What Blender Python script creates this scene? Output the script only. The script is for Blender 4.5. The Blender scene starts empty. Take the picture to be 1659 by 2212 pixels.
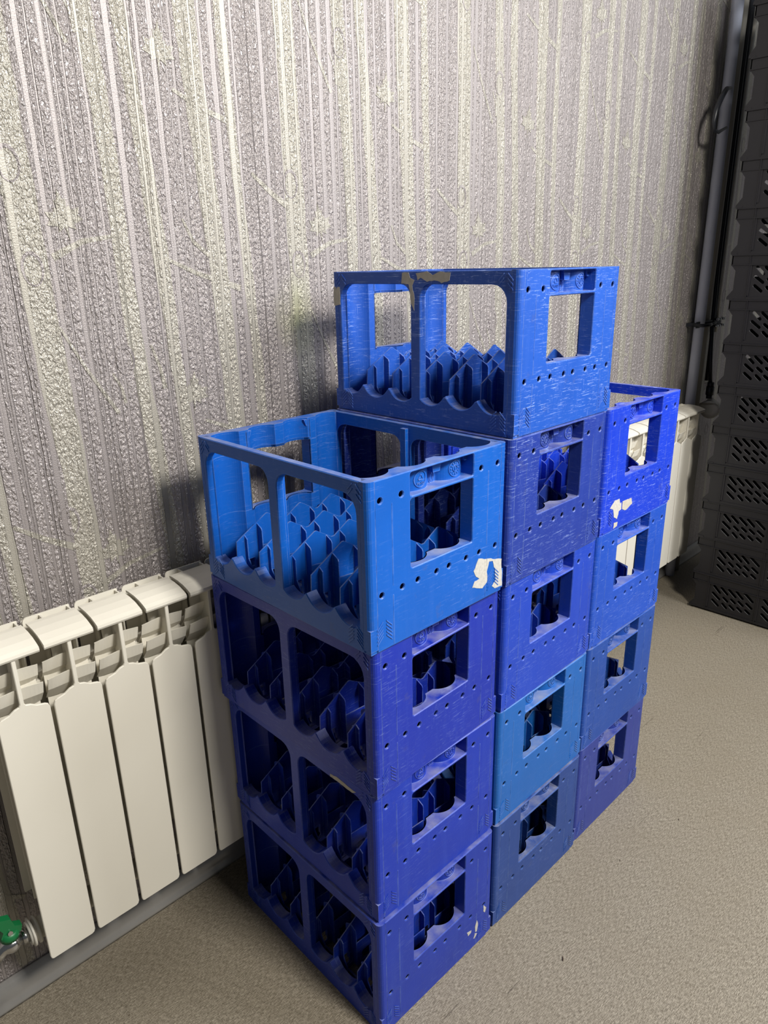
import bpy, bmesh, math, random
from mathutils import Vector, Matrix
from mathutils.geometry import delaunay_2d_cdt
PI = math.pi
random.seed(7)
scene = bpy.context.scene
COL = scene.collection

# ------------------------------------------------------------------ camera
cam_data = bpy.data.cameras.new('camera')
cam_data.sensor_fit = 'HORIZONTAL'
cam_data.sensor_width = 36.0
cam_data.lens = 36.0 * 1542.652 / 1659.0
cam_data.clip_start = 0.02
cam = bpy.data.objects.new('camera', cam_data)
COL.objects.link(cam)
cam.location = (-0.575444, -0.622508, 1.228580)
cam.rotation_euler = (1.23792, 0.020135, -0.777717)
scene.camera = cam

# ------------------------------------------------------------------ light
scene.view_settings.view_transform = 'Standard'
scene.view_settings.look = 'None'
scene.view_settings.gamma = 1.0
scene.view_settings.use_curve_mapping = False
scene.view_settings.exposure = 0.0

world = bpy.data.worlds.new('room_ambient')
scene.world = world
world.use_nodes = True
wb = world.node_tree.nodes['Background']
wb.inputs['Color'].default_value = (0.90, 0.95, 1.0, 1)
wb.inputs['Strength'].default_value = 0.085


def area(name, loc, target, sx, sy, power, col):
    d = bpy.data.lights.new(name, 'AREA')
    d.shape = 'RECTANGLE'
    d.size, d.size_y = sx, sy
    d.energy = power
    d.color = col
    o = bpy.data.objects.new(name, d)
    COL.objects.link(o)
    o.location = loc
    o.rotation_euler = (Vector(target) - Vector(loc)).to_track_quat('-Z', 'Y').to_euler()
    return o


area('ceiling_lamp_light', (1.70, -1.50, 2.25), (0.4, 0.3, 0.7), 1.30, 1.30, 78, (0.95, 0.97, 1.0))
area('second_lamp_light', (0.24, -1.5, 2.40), (0.1, 0.4, 0.6), 0.40, 0.40, 72, (1.0, 0.96, 0.88))

# ------------------------------------------------------------------ materials


def srgb(r, g, b):
    f = lambda c: (c / 255) / 12.92 if c / 255 <= 0.04045 else ((c / 255 + 0.055) / 1.055) ** 2.4
    return (f(r), f(g), f(b), 1.0)


class NT:
    """small helper to wire node trees"""

    def __init__(self, name):
        self.m = bpy.data.materials.new(name)
        self.m.use_nodes = True
        self.t = self.m.node_tree
        self.bsdf = self.t.nodes['Principled BSDF']

    def n(self, kind, **kw):
        nd = self.t.nodes.new('ShaderNode' + kind)
        for k, v in kw.items():
            if hasattr(nd, k) and not k.startswith('i_'):
                setattr(nd, k, v)
        return nd

    def l(self, a, b):
        self.t.links.new(a, b)

    def val(self, sock, v):
        sock.default_value = v

    def math(self, op, a, b=None, clamp=False):
        nd = self.n('Math', operation=op)
        nd.use_clamp = clamp
        for i, x in enumerate((a, b)):
            if x is None:
                continue
            if isinstance(x, (int, float)):
                nd.inputs[i].default_value = x
            else:
                self.l(x, nd.inputs[i])
        return nd.outputs[0]

    def mix(self, fac, a, b, mode='MIX'):
        nd = self.n('MixRGB', blend_type=mode)
        for i, x in zip((0, 1, 2), (fac, a, b)):
            if isinstance(x, (int, float)):
                nd.inputs[i].default_value = x
            elif isinstance(x, tuple):
                nd.inputs[i].default_value = x
            else:
                self.l(x, nd.inputs[i])
        return nd.outputs[0]

    def ramp(self, x, p0, p1, c0=(0, 0, 0, 1), c1=(1, 1, 1, 1)):
        nd = self.n('ValToRGB')
        nd.color_ramp.elements[0].position = p0
        nd.color_ramp.elements[1].position = p1
        nd.color_ramp.elements[0].color = c0
        nd.color_ramp.elements[1].color = c1
        self.l(x, nd.inputs[0])
        return nd.outputs[0]

    def mapping(self, vec, scale=(1, 1, 1), rot=(0, 0, 0), loc=(0, 0, 0)):
        nd = self.n('Mapping')
        nd.inputs['Scale'].default_value = scale
        nd.inputs['Rotation'].default_value = rot
        nd.inputs['Location'].default_value = loc
        self.l(vec, nd.inputs['Vector'])
        return nd.outputs[0]

    def noise(self, vec, scale, detail=2.0, rough=0.5, dims='3D', w=None):
        nd = self.n('TexNoise', noise_dimensions=dims)
        nd.inputs['Scale'].default_value = scale
        nd.inputs['Detail'].default_value = detail
        nd.inputs['Roughness'].default_value = rough
        if vec is not None:
            self.l(vec, nd.inputs['Vector'])
        if w is not None:
            self.l(w, nd.inputs['W'])
        return nd.outputs['Fac']

    def bump(self, h, dist, strength=1.0):
        nd = self.n('Bump')
        nd.inputs['Distance'].default_value = dist
        nd.inputs['Strength'].default_value = strength
        self.l(h, nd.inputs['Height'])
        self.l(nd.outputs[0], self.bsdf.inputs['Normal'])

    def objco(self):
        return self.n('TexCoord').outputs['Object']

    def base(self, x):
        if isinstance(x, tuple):
            self.bsdf.inputs['Base Color'].default_value = x
        else:
            self.l(x, self.bsdf.inputs['Base Color'])

    def rough(self, x):
        if isinstance(x, (int, float)):
            self.bsdf.inputs['Roughness'].default_value = x
        else:
            self.l(x, self.bsdf.inputs['Roughness'])


def mat_simple(name, col, rough=0.5, metal=0.0, spec=0.5, speck=0.0, noise_scale=60):
    k = NT(name)
    co = k.objco()
    nz = k.noise(co, noise_scale, 3)
    c = k.mix(k.math('MULTIPLY', nz, speck), col, tuple(x * 0.55 for x in col[:3]) + (1,))
    k.base(c)
    k.rough(rough)
    k.bsdf.inputs['Metallic'].default_value = metal
    k.bsdf.inputs['Specular IOR Level'].default_value = spec
    return k.m


def mat_crate():
    k = NT('blue_crate_plastic')
    oi = k.n('ObjectInfo')
    geo = k.n('NewGeometry')
    pos = geo.outputs['Position']
    # broad tone drift of the moulded plastic
    tone = k.noise(pos, 9, 3)
    c = k.mix(k.math('MULTIPLY', tone, 0.30), oi.outputs['Color'], (0.004, 0.008, 0.05, 1))
    streak = k.noise(k.mapping(pos, (70, 70, 5)), 1, 3)
    c = k.mix(k.math('MULTIPLY', k.ramp(streak, 0.5, 0.75), 0.06), c, (0.10, 0.20, 0.65, 1))
    # scuffs: short strokes in two directions, gathered in patches
    patch = k.ramp(k.noise(pos, 7, 4, 0.6), 0.42, 0.66)
    s1 = k.ramp(k.noise(k.mapping(pos, (28, 28, 520), (0.0, 0.22, 0.0)), 1, 5, 0.7), 0.575, 0.66)
    s2 = k.ramp(k.noise(k.mapping(pos, (60, 60, 420), (0.0, -0.5, 0.3)), 1, 5, 0.7), 0.60, 0.68)
    s3 = k.ramp(k.noise(k.mapping(pos, (420, 420, 45), (0.0, 0.1, 0.0)), 1, 4, 0.7), 0.62, 0.70)
    sc = k.math('MAXIMUM', k.math('MAXIMUM', s1, s2), k.math('MULTIPLY', s3, 0.6))
    sc = k.math('MULTIPLY', sc, k.math('ADD', k.math('MULTIPLY', patch, 0.9), 0.10))
    sc = k.math('MULTIPLY', sc, oi.outputs['Alpha'], True)
    sep = k.n('SeparateXYZ')
    k.l(geo.outputs['True Normal'], sep.inputs[0])
    c = k.mix(k.math('MULTIPLY', sc, 0.75), c, (0.42, 0.55, 0.92, 1))
    # fine grime blotches
    gr = k.ramp(k.noise(pos, 34, 5, 0.65), 0.60, 0.78)
    c = k.mix(k.math('MULTIPLY', gr, 0.30), c, (0.09, 0.09, 0.11, 1))
    bev = k.n('Bevel', samples=4)
    bev.inputs['Radius'].default_value = 0.0016
    dt = k.n('VectorMath', operation='DOT_PRODUCT')
    k.l(bev.outputs[0], dt.inputs[0])
    k.l(geo.outputs['Normal'], dt.inputs[1])
    edge = k.ramp(dt.outputs['Value'], 0.80, 0.985, (1, 1, 1, 1), (0, 0, 0, 1))
    edge = k.math('MULTIPLY', edge, k.ramp(k.noise(pos, 60, 3), 0.30, 0.60))
    c = k.mix(k.math('MULTIPLY', edge, 0.45), c, (0.35, 0.50, 0.88, 1))
    # dust lying on ledges (upward faces only, a deposit)
    dust = k.ramp(k.noise(pos, 30, 4), 0.30, 0.75)
    up = k.ramp(sep.outputs['Z'], 0.75, 0.95)
    c = k.mix(k.math('MULTIPLY', k.math('MULTIPLY', dust, up), 0.55), c, (0.36, 0.35, 0.36, 1))
    k.base(c)
    k.rough(k.math('ADD', k.math('MULTIPLY', sc, 0.2), 0.38))
    k.bsdf.inputs['Specular IOR Level'].default_value = 0.36
    h = k.math('ADD', k.math('MULTIPLY', k.noise(pos, 260, 2), 0.4), k.math('MULTIPLY', sc, -0.5))
    k.bump(h, 0.0004, 0.6)
    return k.m


def wallpaper(name, col, col2, emb):
    k = NT(name)
    co = k.n('NewGeometry').outputs['Position']
    sep = k.n('SeparateXYZ')
    k.l(co, sep.inputs[0])
    # the stripes waver a little on their way down
    wav = k.math('MULTIPLY', k.math('SUBTRACT', k.noise(k.mapping(co, (26, 1, 26)), 1, 2), 0.5), 0.0030)
    xx = k.math('ADD', sep.outputs['X'], wav)
    st = k.noise(None, 84, 1.0, 0.5, '1D', xx)
    rough_mask = k.ramp(st, 0.44, 0.47)
    fine = k.noise(None, 300, 0.0, 0.5, '1D', xx)
    peb = k.noise(k.mapping(co, (1, 1, 0.62)), 230, 2.5, 0.55)
    pebc = k.ramp(peb, 0.34, 0.66)
    h = k.math('MULTIPLY', rough_mask, k.math('ADD', k.math('MULTIPLY', pebc, 1.0), 0.40))
    h = k.math('ADD', h, k.math('MULTIPLY', k.ramp(fine, 0.62, 0.66), 0.28))
    h = k.math('ADD', h, k.math('MULTIPLY', k.noise(co, 480, 2), 0.26))
    blot = k.noise(co, 3.2, 3)
    c = k.mix(blot, col, col2)
    c = k.mix(k.math('MULTIPLY', rough_mask, 0.45), c, tuple(min(1, x * 1.5) for x in col[:3]) + (1,))
    # soft yellow-green patch in the paper colour beside the crates
    if True:
        d = k.n('VectorMath', operation='DISTANCE')
        mp = k.mapping(co, (1.5, 0, 1.0))
        k.l(mp, d.inputs[0])
        d.inputs[1].default_value = (0.31 * 1.5, 0, 1.14)
        tint = k.math('MULTIPLY', k.ramp(d.outputs['Value'], 0.0, 0.085, (1, 1, 1, 1), (0, 0, 0, 1)), k.noise(co, 30, 3))
        c = k.mix(k.math('MULTIPLY', tint, 0.7), c, (0.42, 0.45, 0.16, 1))
    k.base(c)
    k.rough(k.math('SUBTRACT', 0.50, k.math('MULTIPLY', rough_mask, 0.19)))
    k.bsdf.inputs['Metallic'].default_value = 0.30
    k.bsdf.inputs['Specular IOR Level'].default_value = 0.95
    k.bump(h, emb, 1.0)
    return k.m


def mat_floor():
    k = NT('linoleum')
    co = k.n('NewGeometry').outputs['Position']
    f1 = k.noise(k.mapping(co, (110, 900, 1), (0, 0, 0.75)), 1, 3, 0.6)
    f2 = k.noise(k.mapping(co, (700, 170, 1), (0, 0, 0.2)), 1, 3, 0.6)
    f3 = k.noise(co, 420, 3, 0.7)
    fib = k.math('ADD', k.math('MULTIPLY', f1, 0.55), k.math('MULTIPLY', f2, 0.30))
    fib = k.math('ADD', fib, k.math('MULTIPLY', f3, 0.15))
    c = k.ramp(fib, 0.43, 0.63, srgb(96, 88, 75), srgb(174, 165, 148))
    blot = k.ramp(k.noise(co, 6, 5, 0.6), 0.35, 0.7)
    c = k.mix(k.math('MULTIPLY', blot, 0.22), c, srgb(118, 107, 88))
    # thin dark scratches in the sheet
    for rot, sc_, th in ((0.5, (1.4, 120, 1), 0.735), (-0.9, (2.0, 150, 1), 0.74), (1.9, (3.0, 170, 1), 0.745)):
        s = k.ramp(k.noise(k.mapping(co, sc_, (0, 0, rot)), 1, 2, 0.4), th, th + 0.012)
        brk = k.ramp(k.noise(co, 11, 2), 0.50, 0.56)
        c = k.mix(k.math('MULTIPLY', k.math('MULTIPLY', s, brk), 0.55), c, srgb(62, 54, 44))
    sp = k.ramp(k.noise(co, 150, 2), 0.79, 0.81)
    c = k.mix(k.math('MULTIPLY', sp, 0.6), c, srgb(60, 52, 44))
    k.base(c)
    k.rough(k.math('ADD', k.math('MULTIPLY', fib, 0.22), 0.38))
    k.bsdf.inputs['Specular IOR Level'].default_value = 0.4
    k.bump(fib, 0.0004, 0.5)
    return k.m


M_CRATE = mat_crate()
M_WALL = wallpaper('wallpaper_ground', srgb(151, 144, 143), srgb(142, 134, 132), 0.0026)
M_PRINT = wallpaper('wallpaper_birch_print', srgb(163, 158, 148), srgb(156, 151, 140), 0.0024)
M_FLOOR = mat_floor()
M_PLINTH = mat_simple('brushed_grey_plinth', srgb(165, 163, 160), 0.26, 0.35, 0.6, 0.4, 30)
M_RAD = mat_simple('cream_radiator_enamel', srgb(230, 225, 212), 0.42, 0.0, 0.45, 0.10, 14)
M_BLACK = mat_simple('black_crate_plastic', srgb(27, 26, 30), 0.45, 0.0, 0.5, 0.4, 20)
M_PAPER = mat_simple('torn_paper', srgb(206, 202, 194), 0.85, 0.0, 0.2, 1.0, 230)
M_TAPE = mat_simple('dirty_paper_residue', srgb(196, 189, 176), 0.8, 0.0, 0.2, 0.9, 120)
M_CHROME = mat_simple('chrome', srgb(205, 205, 205), 0.18, 1.0)
M_GREEN = mat_simple('green_lever_plastic', srgb(18, 112, 62), 0.4, 0.0, 0.5, 0.2)
M_WHITEP = mat_simple('white_plastic', srgb(222, 218, 208), 0.4, 0.0, 0.5, 0.1)
M_PIPE = mat_simple('grey_painted_pipe', srgb(205, 209, 224), 0.40, 0.0, 0.5, 0.15, 12)
M_PIPE2 = mat_simple('beige_painted_pipe', srgb(188, 182, 168), 0.45, 0.0, 0.4, 0.2, 12)
M_HOSE = mat_simple('dark_rubber_hose', srgb(34, 36, 42), 0.38, 0.0, 0.5, 0.1)
M_CRUMB = mat_simple('brown_crumb', srgb(70, 54, 40), 0.8)

# ------------------------------------------------------------------ mesh tools


class MB:
    def __init__(self):
        self.v, self.f, self.s = [], [], []

    def add(self, vs, fs, smooth=False):
        o = len(self.v)
        self.v += [tuple(p) for p in vs]
        self.f += [tuple(i + o for i in f) for f in fs]
        self.s += [smooth] * len(fs)
        return self

    def box(self, x0, x1, y0, y1, z0, z1):
        vs = [(x, y, z) for z in (z0, z1) for y in (y0, y1) for x in (x0, x1)]
        return self.add(vs, [(0, 2, 3, 1), (4, 5, 7, 6), (0, 1, 5, 4), (2, 6, 7, 3), (0, 4, 6, 2), (1, 3, 7, 5)])

    def prism(self, poly, mp, t0, t1, smooth=False):
        n = len(poly)
        vs = [mp(a, b, t0) for a, b in poly] + [mp(a, b, t1) for a, b in poly]
        fs = [tuple(range(n - 1, -1, -1)), tuple(range(n, 2 * n))]
        self.add(vs, fs)
        o = len(self.v) - 2 * n
        for i in range(n):
            j = (i + 1) % n
            self.f.append((o + i, o + j, o + n + j, o + n + i))
            self.s.append(smooth)
        return self

    def hexa(self, p):
        """8 corners: bottom loop 0-3, top loop 4-7"""
        return self.add(p, [(3, 2, 1, 0), (4, 5, 6, 7), (0, 1, 5, 4), (1, 2, 6, 5), (2, 3, 7, 6), (3, 0, 4, 7)])

    def plate(self, outer, holes, mp, t0, t1, bev=0.0):
        """flat plate with holes between depths t0 (front, bevelled) and t1"""
        loops = [(outer, 1)] + [(h, -1) for h in holes]

        def area2(l):
            return sum(l[i][0] * l[(i + 1) % len(l)][1] - l[(i + 1) % len(l)][0] * l[i][1] for i in range(len(l)))

        def off(l, d):
            out = []
            n = len(l)
            sg = 1 if area2(l) > 0 else -1
            for i in range(n):
                a, b, c = Vector(l[i - 1]), Vector(l[i]), Vector(l[(i + 1) % n])
                e1, e2 = (b - a).normalized(), (c - b).normalized()
                n1, n2 = Vector((-e1.y, e1.x)) * sg, Vector((-e2.y, e2.x)) * sg
                m = (n1 + n2)
                m = m / max(0.35, m.length_squared) * 2 * 0.5 * 2 if False else m.normalized() / max(0.5, math.cos(0.5 * n1.angle(n2, 0)))
                out.append(tuple(b + m * d))
            return out
        caps = []
        for t, use in ((t0, bev), (t1, 0.0)):
            co, ed = [], []
            for l, s in loops:
                ll = off(l, use * s) if use else l
                n0 = len(co)
                co += [Vector((a, b)) for a, b in ll]
                ed += [(n0 + i, n0 + (i + 1) % len(ll)) for i in range(len(ll))]
            vo, eo, fo, ov, oe, of = delaunay_2d_cdt(co, ed, [], 0, 1e-7)
            polys = [(off(l, use * s) if use else l) for l, s in loops]

            def inside(poly, x, y):
                c = False
                for (xa, ya), (xb, yb) in zip(poly, poly[1:] + poly[:1]):
                    if (ya > y) != (yb > y) and x < (xb - xa) * (y - ya) / (yb - ya) + xa:
                        c = not c
                return c
            keep = []
            for f in fo:
                cx = sum(vo[i].x for i in f) / len(f)
                cy = sum(vo[i].y for i in f) / len(f)
                if inside(polys[0], cx, cy) and not any(inside(h, cx, cy) for h in polys[1:]):
                    keep.append(f)
            fo = keep
            back = [(o[0] if o else -1) for o in ov]
            base = len(self.v)
            pts = [mp(p.x, p.y, t) for p in co]
            extra = {}
            for i, o in enumerate(back):
                if o < 0:
                    extra[i] = len(pts)
                    pts.append(mp(vo[i].x, vo[i].y, t))
            self.add(pts, [tuple(back[i] if back[i] >= 0 else extra[i] for i in f) for f in fo])
            caps.append(base)
        # side walls
        k = 0
        for l, s in loops:
            n = len(l)
            if bev:
                ring = len(self.v)
                tb = t0 + (bev if t1 > t0 else -bev)
                self.v += [mp(a, b, tb) for a, b in l]
                seq = [caps[0] + k, ring, caps[1] + k]
            else:
                seq = [caps[0] + k, caps[1] + k]
            for r0, r1 in zip(seq, seq[1:]):
                for i in range(n):
                    j = (i + 1) % n
                    self.f.append((r0 + i, r0 + j, r1 + j, r1 + i))
                    self.s.append(False)
            k += n
        return self

    def tube(self, pts, r, seg=10, cap=True):
        pts = [Vector(p) for p in pts]
        rr = r if isinstance(r, (list, tuple)) else [r] * len(pts)
        up = None
        rings = []
        for i, p in enumerate(pts):
            t = (pts[min(i + 1, len(pts) - 1)] - pts[max(i - 1, 0)]).normalized()
            if up is None:
                up = Vector((0, 0, 1)) if abs(t.z) < 0.9 else Vector((1, 0, 0))
            a = (up - t * up.dot(t)).normalized()
            up = a
            b = t.cross(a)
            rings.append([p + (a * math.cos(2 * PI * k / seg) + b * math.sin(2 * PI * k / seg)) * rr[i] for k in range(seg)])
        vs = [v for g in rings for v in g]
        fs = []
        for i in range(len(pts) - 1):
            for k in range(seg):
                fs.append((i * seg + k, i * seg + (k + 1) % seg, (i + 1) * seg + (k + 1) % seg, (i + 1) * seg + k))
        self.add(vs, fs, True)
        if cap:
            o = len(self.v) - len(vs)
            self.f += [tuple(o + k for k in range(seg - 1, -1, -1)), tuple(o + len(vs) - seg + k for k in range(seg))]
            self.s += [False, False]
        return self

    def mesh(self, name, mat, recalc=True):
        me = bpy.data.meshes.new(name)
        me.from_pydata(self.v, [], self.f)
        me.polygons.foreach_set('use_smooth', self.s)
        if recalc:
            bm = bmesh.new()
            bm.from_mesh(me)
            bmesh.ops.remove_doubles(bm, verts=bm.verts, dist=1e-6)
            bmesh.ops.recalc_face_normals(bm, faces=bm.faces)
            bm.to_mesh(me)
            bm.free()
        me.materials.append(mat)
        return me


def obj(name, me, parent=None, loc=(0, 0, 0), rot=(0, 0, 0)):
    o = bpy.data.objects.new(name, me)
    COL.objects.link(o)
    o.parent = parent
    o.location = loc
    o.rotation_euler = rot
    return o


def tag(o, label=None, cat=None, group=None, kind=None):
    if label:
        o['label'] = label
    if cat:
        o['category'] = cat
    if group:
        o['group'] = group
    if kind:
        o['kind'] = kind
    return o


def thing(name, label, cat, loc=(0, 0, 0), rz=0.0, group=None):
    return tag(obj(name, None, None, loc, (0, 0, rz)), label, cat, group)


XZ = lambda a, b, t: (a, t, b)
YZ = lambda a, b, t: (t, a, b)
XY = lambda a, b, t: (a, b, t)


def rrect(x0, x1, y0, y1, r, n=4):
    r = r if isinstance(r, (list, tuple)) else (r,) * 4
    pts = []
    for (cx, cy, a0, rad) in ((x1 - r[0], y1 - r[0], 0, r[0]), (x0 + r[1], y1 - r[1], 90, r[1]), (x0 + r[2], y0 + r[2], 180, r[2]), (x1 - r[3], y0 + r[3], 270, r[3])):
        if rad <= 1e-6:
            pts.append((cx, cy))
            continue
        for k in range(n + 1):
            a = math.radians(a0 + 90 * k / n)
            pts.append((cx + rad * math.cos(a), cy + rad * math.sin(a)))
    return pts


def circ(x, y, r, n=12):
    return [(x + r * math.cos(2 * PI * k / n), y + r * math.sin(2 * PI * k / n)) for k in range(n)]


# ------------------------------------------------------------------ room
WALL_Y = 0.525
m = MB().box(-2.2, 4.2, WALL_Y, WALL_Y + 0.12, 0, 2.75)
wall = tag(obj('wall_back', m.mesh('wall_back', M_WALL)), kind='structure')
m = MB().box(-2.2, 4.2, -3.6, WALL_Y + 0.12, -0.08, 0)
floor = tag(obj('floor', m.mesh('floor', M_FLOOR)), kind='structure')

# birch print of the embossed wallpaper: raised vinyl shapes on the wall sheet
PER, VPER, PX0 = 0.4925, 0.53, 1.28


def print_shape(mb, poly):
    t = 0.0004 if mb is trunk_mb else (0.0007 if mb is twig_mb else 0.0010)
    mb.prism(poly, XZ, WALL_Y - t, WALL_Y + 0.002)


def ribbon(mb, pts, w0, w1):
    n = len(pts)
    l, r = [], []
    for i, p in enumerate(pts):
        a, b = Vector(pts[max(i - 1, 0)]), Vector(pts[min(i + 1, n - 1)])
        d = (b - a).normalized()
        nn = Vector((-d.y, d.x))
        w = w0 + (w1 - w0) * i / (n - 1)
        l.append(tuple(Vector(p) + nn * w))
        r.append(tuple(Vector(p) - nn * w))
    for i in range(n - 1):
        print_shape(mb, [l[i], l[i + 1], r[i + 1], r[i]])


LEAF = [(0, -1.0), (0.07, -0.45), (0.42, -0.62), (0.36, -0.40), (0.85, -0.28), (0.66, -0.08), (0.80, 0.22), (0.42, 0.16), (0.36, 0.34), (0.22, 0.26), (0.27, 0.62), (0.13, 0.58), (0, 1.0)]
LEAF = LEAF + [(-a, b) for a, b in LEAF[-2:0:-1]]
rp = random.Random(3)
trunk_mb, twig_mb, leaf_mb, knot_mb = MB(), MB(), MB(), MB()
# (x at z=1.55, half width, lean dx per metre downwards)
TRUNKS = [(0.025, 0.021, 0.030), (0.158, 0.0145, 0.056), (0.217, 0.0125, 0.075), (0.328, 0.0185, 0.058), (0.3925, 0.010, 0.045)]
for k in range(-6, 4):
    ox = PX0 + k * PER
    for ti, (tx, hw, lean) in enumerate(TRUNKS):
        n = 90
        rr = random.Random(ti * 17 + 5)
        seq = []
        a = b = 0.0
        for i in range(n + 1):
            z = 0.05 + 2.65 * i / n
            x = ox + tx - lean * (z - 1.55) * 0.8 + 0.0025 * math.sin(9 * z + ti)
            a = 0.6 * a + rr.uniform(-0.0018, 0.0018)
            b = 0.6 * b + rr.uniform(-0.0018, 0.0018)
            seq.append(((x - hw + a, z), (x + hw + b, z)))
        for (l0, r0), (l1, r1) in zip(seq, seq[1:]):
            print_shape(trunk_mb, [l0, r0, r1, l1])
    for j in range(-2, 3):
        oz = j * VPER
        for pts, w0, w1 in (
                ([(0.25, 1.774), (0.30, 1.752), (0.345, 1.738), (0.387, 1.724)], 0.0028, 0.0055),
                ([(0.289, 1.498), (0.335, 1.478), (0.393, 1.462)], 0.0028, 0.005),
                ([(0.062, 1.249), (0.11, 1.272), (0.175, 1.282)], 0.0055, 0.0025),
                ([(0.055, 1.679), (0.085, 1.615), (0.129, 1.535)], 0.0018, 0.0032),
                ([(0.128, 1.60), (0.14, 1.575), (0.143, 1.55)], 0.0015, 0.0028),
                ([(0.283, 1.308), (0.30, 1.272), (0.328, 1.251)], 0.0018, 0.0045),
                ([(0.428, 1.916), (0.47, 1.885), (0.515, 1.858)], 0.003, 0.006),
                ([(0.20, 1.64), (0.212, 1.60), (0.217, 1.565)], 0.0018, 0.004)):
            ribbon(twig_mb, [(ox + a, b + oz) for a, b in pts], w0, w1)
        for kx, kz in ((0.152, 1.618), (0.021, 1.372), (0.030, 1.762 - 0.53 * 0)):
            n = 14
            for q in range(n):
                a0, a1 = 2 * PI * q / n, 2 * PI * (q + 1) / n
                w0, w1 = 0.0040 + 0.0016 * math.sin(a0), 0.0040 + 0.0016 * math.sin(a1)
                pt = lambda a, r: (ox + kx + (0.0125 + r) * math.cos(a), kz + oz + (0.021 + r) * math.sin(a))
                print_shape(knot_mb, [pt(a0, 0), pt(a1, 0), pt(a1, w1), pt(a0, w0)])
        for lx, lz, sz, an in ((0.087, 1.308, 0.036, 0.15), (0.272, 1.553, 0.036, -0.1)):
            ca, sa = math.cos(an), math.sin(an)
            print_shape(leaf_mb, [(ox + lx + sz * (a * ca - b * sa) * 0.9, lz + oz + sz * (a * sa + b * ca)) for a, b in LEAF])
for nm, mb in (('birch_trunk_print', trunk_mb), ('twig_print', twig_mb), ('leaf_print', leaf_mb), ('knot_print', knot_mb)):
    tag(obj(nm, mb.mesh(nm, M_WALL if mb is knot_mb else M_PRINT), wall), kind='stuff')

# baseboard
prof = [(0.0, 0.0), (-0.026, 0.0), (-0.026, 0.006), (-0.0225, 0.010), (-0.0195, 0.020), (-0.0165, 0.030), (-0.011, 0.040), (-0.004, 0.046), (0.0, 0.046)]
mb = MB()
mb.prism([(WALL_Y + a, b) for a, b in prof], YZ, -2.2, 4.2, True)
bb = tag(obj('baseboard_back', mb.mesh('baseboard_back', M_PLINTH)), kind='structure')

# ------------------------------------------------------------------ blue bottle crates
CW, CL, CH = 0.290, 0.400, 0.2438
HX, HY = CW / 2, CL / 2


def long_panel():
    mb = MB()
    yz = 0.187
    outer = [(-yz, 0.0015), (yz, 0.0015), (yz, CH), (-yz, CH)]
    holes = []
    for sgn in (1, -1):
        # outline in local u = distance from the mullion side
        u0, u1, zt = 0.0105, 0.1785, 0.2235
        pts = []
        r1, r2 = 0.026, 0.022
        pts += [(u1 - r1 + r1 * math.cos(a), zt - r1 + r1 * math.sin(a)) for a in [k * PI / 10 for k in range(6)]]
        pts += [(u0 + r2 + r2 * math.cos(a), zt - r2 + r2 * math.sin(a)) for a in [PI / 2 + k * PI / 10 for k in range(6)]]
        us = [u0 + (u1 - u0) * k / 34 for k in range(35)]
        for u in us:
            d = abs((u % 0.064) - 0.032)          # distance from the bottle axis
            c = 0.033 + 0.033 - math.sqrt(max(0.0, 0.033 ** 2 - min(d, 0.0285) ** 2))
            z = min(c, 0.0505)
            if d > 0.0255:
                t = (d - 0.0255) / 0.0065
                z = 0.0445 + 0.0068 * math.sin(t * PI / 2)
            pts.append((u, z))
        if sgn < 0:
            pts = [(-a, b) for a, b in pts]
        holes.append(pts)
    mb.plate(outer, holes, YZ, -HX, -HX + 0.012, 0.0013)
    # deep return of the scalloped sill
    for pts in holes:
        prof = pts[12:]
        mb.prism([(prof[0][0], 0.004)] + prof + [(prof[-1][0], 0.004)], YZ, -HX + 0.0115, -HX + 0.0195)
    # little stiffening rib on the inside of the mullion and inside return of the scallops
    mb.prism([(-0.006, 0.035), (0.006, 0.035), (0.006, 0.238), (-0.006, 0.238)], YZ, -HX + 0.0115, -HX + 0.019)
    return mb.mesh('long_panel', M_CRATE)


def yin(x):
    y = -0.1760
    for c in (-0.108, -0.036, 0.036, 0.108):
        d = abs(x - c)
        if d < 0.0275:
            y = min(y, -0.1570 - math.sqrt(0.033 ** 2 - d * d))
    return y


HOLES = [(sx * a, z) for z, xs in ((0.2158, (0.0835, 0.1225)), (0.084, (0.0135, 0.0525, 0.0835, 0.1225))) for a in xs for sx in (1, -1)]
WX, WZ0, WZ1, PZ0, PZ1 = 0.066, 0.1055, 0.2045, 0.2085, 0.2408


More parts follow.
